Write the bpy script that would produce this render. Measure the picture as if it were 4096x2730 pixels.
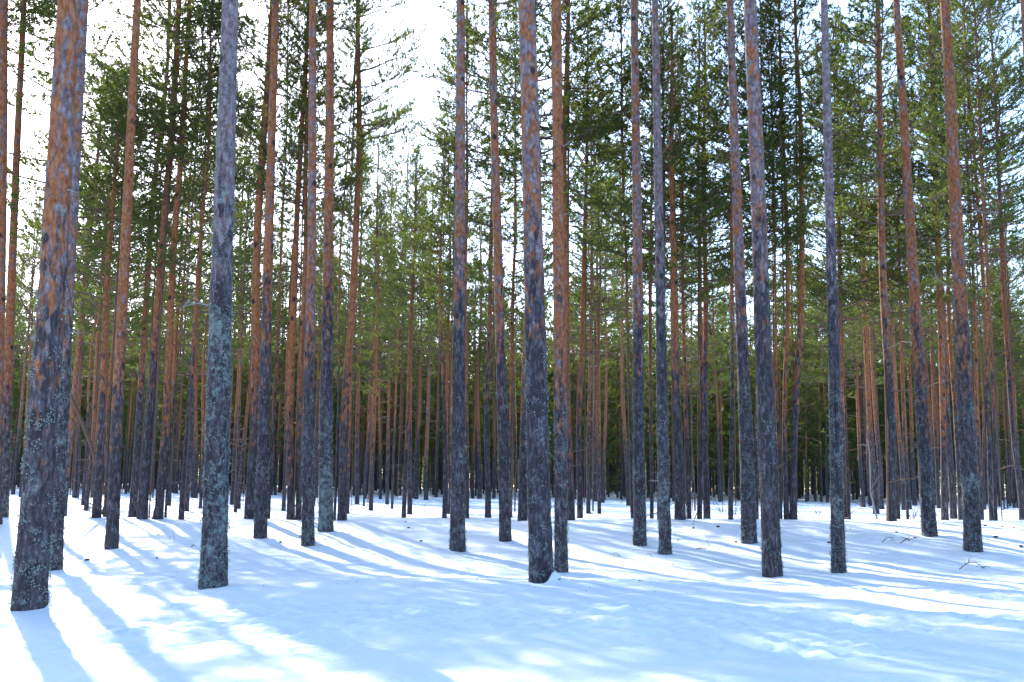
import bpy, math, random
import numpy as np
from mathutils import Matrix, Vector
R = math.radians
random.seed(7)
rng = np.random.default_rng(11)
for o in list(bpy.data.objects): bpy.data.objects.remove(o)
sc = bpy.context.scene
C = sc.collection

# ------------------------------------------------------------------ camera
F_PX, W_PX, H_PX = 4200.0, 4096.0, 2730.0
CAM_H = 1.10
PITCH = math.atan(575.0 / F_PX)
ROLL = R(0.77)
cam_d = bpy.data.cameras.new('camera')
cam = bpy.data.objects.new('camera', cam_d); C.objects.link(cam)
cam_d.sensor_fit = 'HORIZONTAL'; cam_d.sensor_width = 36.0
cam_d.lens = 36.0 * F_PX / W_PX
cam_d.clip_start = 0.1; cam_d.clip_end = 3000
MR = Matrix.Rotation(R(90) + PITCH, 4, 'X') @ Matrix.Rotation(ROLL, 4, 'Z')
cam.matrix_world = Matrix.Translation((0, 0, CAM_H)) @ MR
sc.camera = cam
sc.render.resolution_x = 1024; sc.render.resolution_y = 682

# ------------------------------------------------------------------ sky, sun, exposure
SUN_AZ = R(-27.5)      # measured from +Y, negative to the left
SUN_EL = R(29.5)
world = bpy.data.worlds.new('World'); sc.world = world
world.use_nodes = True
wn = world.node_tree.nodes; wl = world.node_tree.links
bg = wn['Background']
sky = wn.new('ShaderNodeTexSky'); sky.sky_type = 'NISHITA'; sky.sun_disc = False
sky.sun_elevation = SUN_EL; sky.sun_rotation = SUN_AZ
sky.air_density = 1.0; sky.dust_density = 0.8; sky.ozone_density = 3.0
wl.new(sky.outputs[0], bg.inputs[0]); bg.inputs[1].default_value = 0.15
sun_d = bpy.data.lights.new('sun', 'SUN'); sun_d.energy = 2.9; sun_d.angle = R(0.53)
sun_d.color = (1.0, 0.93, 0.82)
sun = bpy.data.objects.new('sun', sun_d); C.objects.link(sun)
sdir = Vector((math.sin(SUN_AZ) * math.cos(SUN_EL), math.cos(SUN_AZ) * math.cos(SUN_EL), math.sin(SUN_EL)))
sun.rotation_euler = (-sdir).to_track_quat('-Z', 'Y').to_euler()
sun.location = (-20, 30, 30)
sc.view_settings.view_transform = 'Standard'; sc.view_settings.look = 'None'
sc.view_settings.gamma = 1.0; sc.view_settings.use_curve_mapping = False
sc.view_settings.exposure = 1.9

# ------------------------------------------------------------------ noise (numpy)
def _h(ix, iy, iz):
    n = (ix.astype(np.int64) * 374761393 + iy.astype(np.int64) * 668265263 + iz.astype(np.int64) * 2147483647) & 0x7fffffff
    n = ((n ^ (n >> 13)) * 1274126177) & 0x7fffffff
    return ((n ^ (n >> 16)) & 0xffff) / 32767.5 - 1.0
def vnoise(x, y, z=0.0):
    x = np.asarray(x, float); y = np.asarray(y, float); z = np.asarray(z, float) + 0 * x
    ix, iy, iz = np.floor(x), np.floor(y), np.floor(z)
    fx, fy, fz = x - ix, y - iy, z - iz
    ux, uy, uz = [f * f * f * (f * (f * 6 - 15) + 10) for f in (fx, fy, fz)]
    def g(a, b, c): return _h(ix + a, iy + b, iz + c)
    x00 = g(0,0,0)*(1-ux)+g(1,0,0)*ux; x10 = g(0,1,0)*(1-ux)+g(1,1,0)*ux
    x01 = g(0,0,1)*(1-ux)+g(1,0,1)*ux; x11 = g(0,1,1)*(1-ux)+g(1,1,1)*ux
    return (x00*(1-uy)+x10*uy)*(1-uz)+(x01*(1-uy)+x11*uy)*uz
def fbm(x, y, z=0.0, o=3):
    s = 0; a = 1.0; t = 0
    for i in range(o):
        s = s + a * vnoise(np.asarray(x) * 2**i + 17.3*i, np.asarray(y) * 2**i + 5.1*i, np.asarray(z) * 2**i); t += a; a *= 0.5
    return s / t
def sstep(a, b, x):
    t = np.clip((np.asarray(x, float) - a) / (b - a), 0, 1); return t * t * (3 - 2 * t)

# ------------------------------------------------------------------ terrain
PY = [-60, 3, 8, 9.2, 11.2, 12.2, 13.2, 15, 17, 18.3, 19.4, 20.5, 21.8, 23, 26, 30, 40, 60, 90, 120, 150, 200, 320, 700, 1200]
PZ = [-1.0, -1.05, -1.03, -1.03, -1.04, -1.15, -1.18, -1.14, -1.02, -.90, -.80, -.735, -.715, -.73, -.86, -.92, -.93, -.88, -.75, -.70, -.72, -1.2, -4.5, -18, -40]
DRIFTS = []        # (x, y, height, sx, sy)
def smooth_prof(d):
    z = 0
    for k, w in ((-.35, .25), (0, .5), (.35, .25)):
        z = z + w * np.interp(d + k * 1.0, PY, PZ)
    return z
def ground(x, y, fine=True):
    x = np.asarray(x, float); y = np.asarray(y, float)
    d = y + 1.1 * vnoise(x * .13, y * .05, 3.0) * sstep(4, 12, y)
    z = smooth_prof(d) + CAM_H
    z = z + .0115 * x * sstep(14.5, 20, y) * (1 - sstep(30, 48, y))
    z = z + .05 * fbm(x * .22, y * .22, 1.0) * sstep(2, 9, y) + .035 * fbm(x * .7, y * .9, 7.0)
    z = z + .25 * vnoise(x * .03, y * .03, 5.0) * sstep(60, 130, y)
    if fine:
        z = z + .010 * fbm(x * 2.3, y * 3.1, 2.0)
        m = sstep(-.25, .30, fbm(x * .5, y * .7, 9.0)) * (1 - .8 * sstep(9, 16, y))
        z = z + m * (.034 * fbm(x * 10, y * 12, 4.0, 2)) + .0025 * fbm(x * 9, y * 9, 6.0, 2)
    for (cx, cy, h, sx, sy) in DRIFTS:
        z = z + h * np.exp(-((x - cx) / sx) ** 2 - ((y - cy) / sy) ** 2)
    return z
def ray(px, py):
    v = MR.to_3x3() @ Vector(((px - W_PX / 2) / F_PX, -(py - H_PX / 2) / F_PX, -1.0))
    return v / v.y
def at(px, py, d):
    v = ray(px, py); return Vector((v.x * d, d, CAM_H + v.z * d))
def hit(px, py):
    v = ray(px, py)
    ds = np.geomspace(4.5, 220, 3000)
    g = ground(v.x * ds, ds, False)
    b = np.nonzero(CAM_H + v.z * ds <= g)[0]
    return float(ds[b[0]]) if len(b) else 140.0
MRi = MR.to_3x3().inverted()
def project(p):
    q = MRi @ (Vector(p) - Vector((0, 0, CAM_H)))
    if q.z > -.1: return (-9999, -9999)
    return (W_PX / 2 + F_PX * q.x / -q.z, H_PX / 2 - F_PX * q.y / -q.z)

# ------------------------------------------------------------------ materials
def nt(name):
    m = bpy.data.materials.new(name); m.use_nodes = True
    n = m.node_tree.nodes; l = m.node_tree.links
    return m, n, l, n['Principled BSDF'], n['Material Output']
def ramp(n, stops, interp='LINEAR'):
    r = n.new('ShaderNodeValToRGB'); r.color_ramp.interpolation = interp
    el = r.color_ramp.elements
    el[0].position, el[0].color = stops[0][0], (*stops[0][1], 1)
    el[1].position, el[1].color = stops[-1][0], (*stops[-1][1], 1)
    for p, c in stops[1:-1]:
        e = el.new(p); e.color = (*c, 1)
    return r
def math_n(n, l, op, a, b=None, c=None):
    m = n.new('ShaderNodeMath'); m.operation = op
    for i, v in enumerate((a, b, c)):
        if v is None: continue
        if isinstance(v, (int, float)): m.inputs[i].default_value = v
        else: l.new(v, m.inputs[i])
    return m.outputs[0]
def mixc(n, l, f, a, b, mode='MIX'):
    m = n.new('ShaderNodeMix'); m.data_type = 'RGBA'; m.blend_type = mode
    for s, v in ((m.inputs[0], f), (m.inputs[6], a), (m.inputs[7], b)):
        if isinstance(v, (int, float)): s.default_value = v
        elif isinstance(v, tuple): s.default_value = (*v, 1)
        else: l.new(v, s)
    return m.outputs[2]
def noise_n(n, l, vec, scale, detail=3, rough=.55, w=0):
    t = n.new('ShaderNodeTexNoise'); t.inputs['Scale'].default_value = scale
    t.inputs['Detail'].default_value = detail; t.inputs['Roughness'].default_value = rough
    l.new(vec, t.inputs['Vector']); return t.outputs[0]

def snow_mat():
    m, n, l, b, out = nt('snow')
    g = n.new('ShaderNodeTexCoord').outputs['Object']
    b.inputs['Base Color'].default_value = (.88, .90, .93, 1)
    c = mixc(n, l, noise_n(n, l, g, 1.7, 4), (.78, .87, .95), (.84, .905, .955))
    l.new(c, b.inputs['Base Color'])
    b.inputs['Roughness'].default_value = .65
    b.inputs['Specular IOR Level'].default_value = .25
    h1 = noise_n(n, l, g, 28, 5, .65); h2 = noise_n(n, l, g, 6, 3)
    h = math_n(n, l, 'ADD', math_n(n, l, 'MULTIPLY', h1, .5), math_n(n, l, 'MULTIPLY', h2, .9))
    bp = n.new('ShaderNodeBump'); bp.inputs['Strength'].default_value = .5; bp.inputs['Distance'].default_value = .03
    l.new(h, bp.inputs['Height']); l.new(bp.outputs[0], b.inputs['Normal'])
    return m

def bark_mat(name='pine_bark', bumpd=.012):
    # object colour carries this tree's own bark: R = height where the orange bark begins / 10,
    # G = amount of lichen, B = greyness of the upper bark
    m, n, l, b, out = nt(name)
    tc = n.new('ShaderNodeTexCoord').outputs['Object']
    oi = n.new('ShaderNodeObjectInfo')
    sep = n.new('ShaderNodeSeparateColor'); l.new(oi.outputs['Color'], sep.inputs[0])
    off = n.new('ShaderNodeVectorMath'); off.operation = 'ADD'
    mul = n.new('ShaderNodeMath'); mul.operation = 'MULTIPLY'; mul.inputs[1].default_value = 37.0
    l.new(oi.outputs['Random'], mul.inputs[0])
    cmb = n.new('ShaderNodeCombineXYZ')
    for i in range(3): l.new(mul.outputs[0], cmb.inputs[i])
    l.new(tc, off.inputs[0]); l.new(cmb.outputs[0], off.inputs[1])
    P = off.outputs[0]
    def scaled(v):
        s = n.new('ShaderNodeMapping'); s.inputs['Scale'].default_value = v; l.new(P, s.inputs[0]); return s.outputs[0]
    st = scaled((1, 1, .30)); fl = scaled((1, 1, .55))
    sx = n.new('ShaderNodeSeparateXYZ'); l.new(tc, sx.inputs[0]); Z = sx.outputs[2]
    # distorted coordinates for the cracks
    dn = n.new('ShaderNodeTexNoise'); dn.inputs['Scale'].default_value = 9; l.new(st, dn.inputs['Vector'])
    dv = n.new('ShaderNodeVectorMath'); dv.operation = 'MULTIPLY_ADD'; dv.inputs[1].default_value = (.07, .07, .07)
    l.new(dn.outputs['Color'], dv.inputs[0]); l.new(st, dv.inputs[2])
    vo = n.new('ShaderNodeTexVoronoi'); vo.feature = 'DISTANCE_TO_EDGE'; vo.inputs['Scale'].default_value = 26
    l.new(dv.outputs[0], vo.inputs['Vector'])
    crack = n.new('ShaderNodeMapRange'); crack.inputs[1].default_value = 0.0; crack.inputs[2].default_value = .13
    l.new(vo.outputs['Distance'], crack.inputs[0]); crack = crack.outputs[0]
    vc = n.new('ShaderNodeTexVoronoi'); vc.inputs['Scale'].default_value = 26; l.new(dv.outputs[0], vc.inputs['Vector'])
    plate = n.new('ShaderNodeSeparateColor'); l.new(vc.outputs['Color'], plate.inputs[0])
    nn = noise_n(n, l, st, 38, 5, .7)
    # lower, old bark
    low = ramp(n, [(.25, (.010, .009, .014)), (.45, (.040, .035, .046)), (.59, (.098, .088, .110)), (.76, (.27, .25, .31))])
    l.new(math_n(n, l, 'ADD', math_n(n, l, 'MULTIPLY', nn, .8), math_n(n, l, 'MULTIPLY', plate.outputs[0], .18)), low.inputs[0])
    crack = math_n(n, l, 'MAXIMUM', crack, math_n(n, l, 'MULTIPLY', noise_n(n, l, P, 14, 2), 1.15))
    lowc = mixc(n, l, crack, (.035, .028, .032), low.outputs[0])
    # upper, thin flaky orange bark
    un = noise_n(n, l, fl, 22, 5, .7)
    up = ramp(n, [(.28, (.070, .026, .018)), (.42, (.24, .083, .035)), (.56, (.35, .135, .060)), (.72, (.32, .20, .16))])
    l.new(un, up.inputs[0])
    grey = ramp(n, [(.30, (.06, .046, .052)), (.48, (.175, .135, .15)), (.70, (.34, .30, .34))])
    l.new(un, grey.inputs[0])
    gsel = math_n(n, l, 'ADD', math_n(n, l, 'MULTIPLY', noise_n(n, l, fl, 8, 4, .65), 1.6), math_n(n, l, 'SUBTRACT', sep.outputs[2], 1.0))
    gsel = math_n(n, l, 'ADD', gsel, math_n(n, l, 'MULTIPLY', math_n(n, l, 'SUBTRACT', plate.outputs[1], .5), .55))
    gm = n.new('ShaderNodeMapRange'); gm.inputs[1].default_value = .20; gm.inputs[2].default_value = .40; l.new(gsel, gm.inputs[0])
    upc = mixc(n, l, gm.outputs[0], up.outputs[0], grey.outputs[0])
    ck2 = math_n(n, l, 'ADD', math_n(n, l, 'MULTIPLY', crack, .45), .55)
    upc = mixc(n, l, 1.0, upc, ck2, 'MULTIPLY')
    # where one gives way to the other
    tz = math_n(n, l, 'SUBTRACT', Z, math_n(n, l, 'MULTIPLY', sep.outputs[0], 10.0))
    tz = math_n(n, l, 'ADD', tz, math_n(n, l, 'MULTIPLY', math_n(n, l, 'SUBTRACT', noise_n(n, l, fl, 9, 5, .7), .5), 6.0))
    tz = math_n(n, l, 'ADD', tz, math_n(n, l, 'MULTIPLY', math_n(n, l, 'SUBTRACT', plate.outputs[2], .5), 1.8))
    tr = n.new('ShaderNodeMapRange'); tr.interpolation_type = 'SMOOTHSTEP'; tr.inputs[1].default_value = -.7; tr.inputs[2].default_value = .8; l.new(tz, tr.inputs[0])
    col = mixc(n, l, tr.outputs[0], lowc, upc)
    # dark resin scars and knots
    kn = n.new('ShaderNodeTexVoronoi'); kn.inputs['Scale'].default_value = 3.1; l.new(scaled((1, 1, .8)), kn.inputs['Vector'])
    km = n.new('ShaderNodeMapRange'); km.inputs[1].default_value = .10; km.inputs[2].default_value = .17; l.new(kn.outputs['Distance'], km.inputs[0])
    col = mixc(n, l, km.outputs[0], (.035, .028, .03), col)
    # lichen
    ln = noise_n(n, l, P, 13, 6, .82); lb = noise_n(n, l, scaled((1, 1, .7)), 3.2, 3)
    ls = math_n(n, l, 'ADD', math_n(n, l, 'ADD', ln, math_n(n, l, 'MULTIPLY', lb, .42)), math_n(n, l, 'MULTIPLY', sep.outputs[1], .30))
    ls = math_n(n, l, 'SUBTRACT', ls, math_n(n, l, 'MULTIPLY', Z, .028))
    lm = n.new('ShaderNodeMapRange'); lm.inputs[1].default_value = .90; lm.inputs[2].default_value = 1.02; l.new(ls, lm.inputs[0])
    lc = mixc(n, l, noise_n(n, l, P, 70, 2), (.11, .16, .165), (.26, .33, .34))
    col = mixc(n, l, math_n(n, l, 'MULTIPLY', lm.outputs[0], .85), col, lc)
    l.new(col, b.inputs['Base Color'])
    b.inputs['Roughness'].default_value = .85; b.inputs['Specular IOR Level'].default_value = .25
    hh = math_n(n, l, 'ADD', math_n(n, l, 'MULTIPLY', crack, .8), math_n(n, l, 'MULTIPLY', nn, .9))
    bp = n.new('ShaderNodeBump'); bp.inputs['Strength'].default_value = .8; bp.inputs['Distance'].default_value = bumpd
    l.new(hh, bp.inputs['Height']); l.new(bp.outputs[0], b.inputs['Normal'])
    return m

def needle_mat(name, dark, light, trans):
    m, n, l, b, out = nt(name)
    geo = n.new('ShaderNodeNewGeometry')
    oi = n.new('ShaderNodeObjectInfo')
    t = noise_n(n, l, geo.outputs['Position'], 1.3, 3, .6)
    r = n.new('ShaderNodeMapRange'); r.inputs[1].default_value = .32; r.inputs[2].default_value = .68; l.new(t, r.inputs[0])
    f = math_n(n, l, 'ADD', math_n(n, l, 'MULTIPLY', r.outputs[0], .6), math_n(n, l, 'MULTIPLY', oi.outputs['Random'], .4))
    col = mixc(n, l, f, dark, light)
    l.new(col, b.inputs['Base Color']); b.inputs['Roughness'].default_value = .6
    b.inputs['Specular IOR Level'].default_value = .2
    tl = n.new('ShaderNodeBsdfTranslucent')
    tcol = mixc(n, l, f, tuple(v * .9 for v in trans), trans); l.new(tcol, tl.inputs[0])
    mx = n.new('ShaderNodeMixShader'); mx.inputs[0].default_value = .42
    l.new(b.outputs[0], mx.inputs[1]); l.new(tl.outputs[0], mx.inputs[2]); l.new(mx.outputs[0], out.inputs[0])
    return m

def plain_mat(name, c1, c2, scale=20, rough=.85, bump=.3):
    m, n, l, b, out = nt(name)
    g = n.new('ShaderNodeTexCoord').outputs['Object']
    t = noise_n(n, l, g, scale, 4, .65)
    l.new(mixc(n, l, t, c1, c2), b.inputs['Base Color']); b.inputs['Roughness'].default_value = rough
    b.inputs['Specular IOR Level'].default_value = .2
    bp = n.new('ShaderNodeBump'); bp.inputs['Strength'].default_value = bump; bp.inputs['Distance'].default_value = .01
    l.new(t, bp.inputs['Height']); l.new(bp.outputs[0], b.inputs['Normal'])
    return m

M_SNOW = snow_mat(); M_BARK = bark_mat()
M_NEEDLE = needle_mat('pine_needles', (.030, .058, .022), (.064, .096, .026), (.20, .25, .036))
M_LIMB = plain_mat('limb_bark', (.075, .050, .042), (.20, .125, .09), 12)
M_DEAD = plain_mat('dead_wood', (.12, .12, .12), (.34, .36, .36), 30)
M_LICHEN = plain_mat('lichen', (.13, .19, .19), (.34, .42, .42), 60)
M_TWIG = plain_mat('twig_bark', (.035, .028, .028), (.12, .09, .08), 30)
M_CONE = plain_mat('cone_scales', (.035, .025, .02), (.11, .07, .045), 60)

# ------------------------------------------------------------------ mesh helpers
def mesh_from(name, V, Fc, mat, smooth=False, sizes=None):
    """V (n,3), Fc flat index array, sizes per-face or int"""
    V = np.asarray(V, np.float32); Fc = np.asarray(Fc, np.int32).ravel()
    if isinstance(sizes, int): sizes = np.full(len(Fc) // sizes, sizes, np.int32)
    me = bpy.data.meshes.new(name)
    me.vertices.add(len(V)); me.vertices.foreach_set('co', V.ravel())
    me.loops.add(len(Fc)); me.loops.foreach_set('vertex_index', Fc)
    me.polygons.add(len(sizes))
    me.polygons.foreach_set('loop_start', (np.cumsum(sizes) - sizes).astype(np.int32))
    if smooth: me.polygons.foreach_set('use_smooth', np.ones(len(sizes), bool))
    me.update(calc_edges=True); me.validate()
    if isinstance(mat, (list, tuple)):
        for q in mat: me.materials.append(q)
    else: me.materials.append(mat)
    return me
def link(name, me, parent=None, **props):
    o = bpy.data.objects.new(name, me); C.objects.link(o)
    if parent: o.parent = parent
    for k, v in props.items(): o[k] = v
    return o

class Tubes:
    """collects tapered tubes into one mesh"""
    def __init__(s): s.V = []; s.F = []; s.n = 0
    def add(s, pts, rads, sides=4):
        pts = np.asarray(pts, float); k = len(pts)
        t = np.gradient(pts, axis=0); t /= np.linalg.norm(t, axis=1)[:, None] + 1e-9
        ref = np.array([0, 0, 1.0]) if abs(t[0][2]) < .9 else np.array([1.0, 0, 0])
        u = np.cross(t, ref); u /= np.linalg.norm(u, axis=1)[:, None] + 1e-9
        v = np.cross(t, u)
        a = np.arange(sides) * 2 * math.pi / sides
        ring = pts[:, None, :] + np.asarray(rads)[:, None, None] * (np.cos(a)[None, :, None] * u[:, None, :] + np.sin(a)[None, :, None] * v[:, None, :])
        s.V.append(ring.reshape(-1, 3))
        i = np.arange(k - 1)[:, None] * sides; j = np.arange(sides)[None, :]; j2 = (j + 1) % sides
        q = np.stack([i + j, i + j2, i + sides + j2, i + sides + j], -1).reshape(-1, 4) + s.n
        s.F.append(q); s.n += k * sides
    def mesh(s, name, mat, smooth=True):
        return mesh_from(name, np.concatenate(s.V), np.concatenate(s.F), mat, smooth, 4)

def tris_mesh(name, P, D, Lh, Wd, mat):
    """needle triangles: base points P, directions D, lengths, widths"""
    n = len(P)
    rnd = rng.normal(size=(n, 3)); side = np.cross(D, rnd); side /= np.linalg.norm(side, axis=1)[:, None] + 1e-9
    a = P - side * Wd[:, None] * .5; b = P + side * Wd[:, None] * .5; c = P + D * Lh[:, None]
    V = np.stack([a, b, c], 1).reshape(-1, 3)
    return mesh_from(name, V, np.arange(3 * n), mat, False, 3)

# ------------------------------------------------------------------ crowns
def unit(v): return v / (np.linalg.norm(v) + 1e-9)
def make_crown(seed, L=8.0, Rm=1.6, whorl=.36, per=5.0, pn=13, nl=.070, nw=.023, tsp=.095, dead=True, sparse=.0, conic=.8, young=False):
    r = np.random.default_rng(seed)
    tb = Tubes(); TP = []; TD = []
    def tuft(p, d): TP.append(p); TD.append(d)
    z = 0.0
    bias = r.uniform(0, 6.28)
    while z < L:
        t = z / L
        prof = (.72 + .28 * min(1, t / .15)) * ((1 - t) ** conic) + .10
        nb = int(r.poisson(per * .35) + per * .62)
        if t > .9: nb = 4
        for k in range(max(nb, 2)):
            if r.random() < sparse and t < .8: continue
            az = r.uniform(0, 6.283)
            ln = Rm * prof * r.uniform(.55, 1.18) * (1 + .15 * math.cos(az - bias))
            e0 = (r.normal(.05, .14) if t < .45 else r.normal(.25, .15)) + .55 * t
            cur = r.uniform(.02, .12)
            zz = z + r.uniform(-.12, .12)
            p = np.array([0, 0, zz]); pts = [p.copy()]
            e = e0; az2 = az; st = ln / 6
            dirs = []
            for i in range(6):
                d = np.array([math.cos(az2) * math.cos(e), math.sin(az2) * math.cos(e), math.sin(e)])
                p = p + d * st; pts.append(p.copy()); dirs.append(d)
                e += cur + r.normal(0, .07); az2 += r.normal(0, .10)
            pts = np.array(pts); r0 = .005 + .008 * ln
            tb.add(pts, np.linspace(r0, .004, 7), 4)
            s = ln * r.uniform(.3, .5); sd = 1
            while s < ln - .04:
                i = min(int(s / st), 5); fr = s / st - i
                bp = pts[i] + (pts[i + 1] - pts[i]) * fr; d = dirs[i]
                tl = ((ln - s) * .50 + .13) * r.uniform(.6, 1.2)
                up = np.array([0, 0, 1.0]); sv = unit(np.cross(d, up)) * sd
                td = unit(d * r.uniform(.45, .9) + sv * r.uniform(.5, 1.0) + up * r.uniform(-.02, .38))
                tip = bp + td * tl + up * tl * .10
                if tl > .25: tb.add([bp, (bp + tip) / 2 + up * -.01, tip], [.006, .004, .003], 3)
                m = max(1, int(tl * .75 / tsp))
                for q in range(m):
                    tuft(bp + (tip - bp) * (1 - q * tsp / tl), unit(td + r.normal(0, .25, 3) + up * .35))
                sd = -sd; s += r.uniform(.055, .125) * (1.6 if pn < 8 else 1)
            tuft(pts[-1], unit(dirs[-1] + up * .5)); tuft(pts[-2], unit(dirs[-1] + up * .3))
        z += whorl * r.uniform(.75, 1.25) * (1 - .25 * t)
    tuft(np.array([0, 0, L + .12]), np.array([0, 0, 1.0]))
    tb.add([[0, 0, -5.6], [0, 0, L * .5], [0, 0, L + .1]], [.012, .02, .008], 5)
    if dead:
        for k in range(int(r.uniform(5, 11))):
            zz = -r.random() ** 1.4 * 5.5; az = r.uniform(0, 6.283); ln = r.uniform(.25, 1.3) * (1 + zz * .07)
            e = r.normal(.0, .22); p = np.array([0, 0, zz]); pts = [p]
            for i in range(4):
                d = np.array([math.cos(az) * math.cos(e), math.sin(az) * math.cos(e), math.sin(e)])
                p = p + d * ln / 4; pts.append(p); e += r.normal(-.02, .12); az += r.normal(0, .2)
                if i > 0 and ln > .5:
                    q = p + unit(d + r.normal(0, .6, 3)) * ln * .3
                    tb.add([p, (p + q) / 2, q], [.005, .004, .002], 3)
            tb.add(pts, np.linspace(.013, .003, 5), 4)
    TP = np.array(TP); TD = np.array(TD); n = len(TP)
    P = np.repeat(TP, pn, 0); D0 = np.repeat(TD, pn, 0)
    D = D0 * .55 + r.normal(0, .62, (n * pn, 3)); D /= np.linalg.norm(D, axis=1)[:, None]
    P = P - D0 * r.uniform(0, nl * 1.1, (n * pn, 1)) + r.normal(0, .012, (n * pn, 3))
    me = tris_mesh('needle_crown', P, D, r.uniform(.7, 1.2, n * pn) * nl, np.full(n * pn, nw) * r.uniform(.7, 1.3, n * pn), M_NEEDLE)
    return me, tb.mesh('crown_limbs', M_LIMB)

CROWNS = []
for i, (Rm, sp, co, wh) in enumerate([(1.55, .08, .75, .36), (1.75, .15, .6, .38), (1.35, .05, .9, .34), (1.9, .2, .55, .42), (1.5, .12, .7, .36), (1.65, .1, .85, .35), (2.1, .25, .5, .44)]):
    CROWNS.append(make_crown(100 + i, Rm=Rm * 1.05, sparse=sp, conic=co, whorl=wh * .92))
print('crown tris', [len(c[0].polygons) for c in CROWNS])
CROWN_LITE = [make_crown(300 + i, Rm=1.7, whorl=.62, per=4.4, pn=5, nl=.24, nw=.075, tsp=.30, dead=False, conic=.7) for i in range(3)]
print('lite', [len(c[0].polygons) for c in CROWN_LITE])

# ------------------------------------------------------------------ trunks
def trunk_mesh(H, prof, sides=12, dz=.6, near=False, seed=0, bend=.04, hi_to=None):
    """prof: list of (z, radius)"""
    zs = [-.5, 0]
    if near:
        zs = list(np.arange(-.4, hi_to, .045)) + list(np.arange(hi_to, H, .6)) + [H]
    else:
        zs = [-.6, 0, .15] + list(np.arange(.6, H, dz)) + [H]
    zs = np.array(zs)
    rr = np.interp(zs, [p[0] for p in prof], [p[1] for p in prof])
    rr = rr * (1 + .10 * np.exp(-np.clip(zs, 0, 9) / .22))
    a = np.arange(sides) * 2 * math.pi / sides
    A, Z = np.meshgrid(a, zs); RR = rr[:, None] * np.ones_like(A)
    X = np.cos(A); Y = np.sin(A)
    if near:
        c = RR
        nA = fbm(X * RR * 16 + seed * 3.7, Y * RR * 16, Z * 5.5, 3)
        nB = fbm(X * RR * 40 + seed, Y * RR * 40, Z * 22, 2)
        low = 1 - sstep(2.5, 4.5, Z)
        RR = RR * (1 + .02 * fbm(X * 1.2, Y * 1.2, Z * .8 + seed, 2)) + (nA * .0085 + nB * .004) * (.35 + .65 * low)
    bx = bend * (fbm(zs * .16, zs * 0 + seed, 0, 2)); by = bend * (fbm(zs * .16, zs * 0 + seed + 9, 0, 2))
    fade = sstep(0, 2, zs)
    bx = (bx - bx[1]) * fade; by = (by - by[1]) * fade
    V = np.stack([X * RR + bx[:, None], Y * RR + by[:, None], Z], -1).reshape(-1, 3)
    k = len(zs); i = np.arange(k - 1)[:, None] * sides; j = np.arange(sides)[None, :]; j2 = (j + 1) % sides
    q = np.stack([i + j, i + j2, i + sides + j2, i + sides + j], -1).reshape(-1, 4)
    me = mesh_from('pine_trunk', V, q, M_BARK, True, 4)
    return me, (lambda z: (float(np.interp(z, zs, bx)), float(np.interp(z, zs, by)), float(np.interp(z, zs, rr))))

def add_crown(root, H, cfrac, info, rs, lean_rad=1.0):
    me, lm = CROWNS[rs.randrange(len(CROWNS))]
    cl = H * cfrac; s = cl / 8.0; sr = s * lean_rad * rs.uniform(.9, 1.15)
    bx, by, _ = info(H - cl * .4)
    c = link('crown', me, root)
    c.location = (bx, by, H - cl); c.scale = (sr, sr, s); c.rotation_euler.z = rs.uniform(0, 6.283)
    g = link('limbs', lm, c)
    return c

def pine(loc, H, prof, lean=0.0, lean_y=0.0, near=False, seed=0, cfrac=.5, col=(.3, .4, .3), sides=12, hi_to=6.0, crown_r=1.0, bend=.04):
    root = bpy.data.objects.new('pine_tree', None); C.objects.link(root)
    root.location = loc; root.rotation_euler = (lean_y, lean, 0); root.empty_display_size = .3
    me, info = trunk_mesh(H, prof, sides=sides, near=near, seed=seed, bend=bend, hi_to=hi_to)
    t = link('trunk', me, root); t.color = (*col, 1)
    add_crown(root, H, cfrac, info, random.Random(seed * 13 + 5), crown_r)
    return root, t, info

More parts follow.
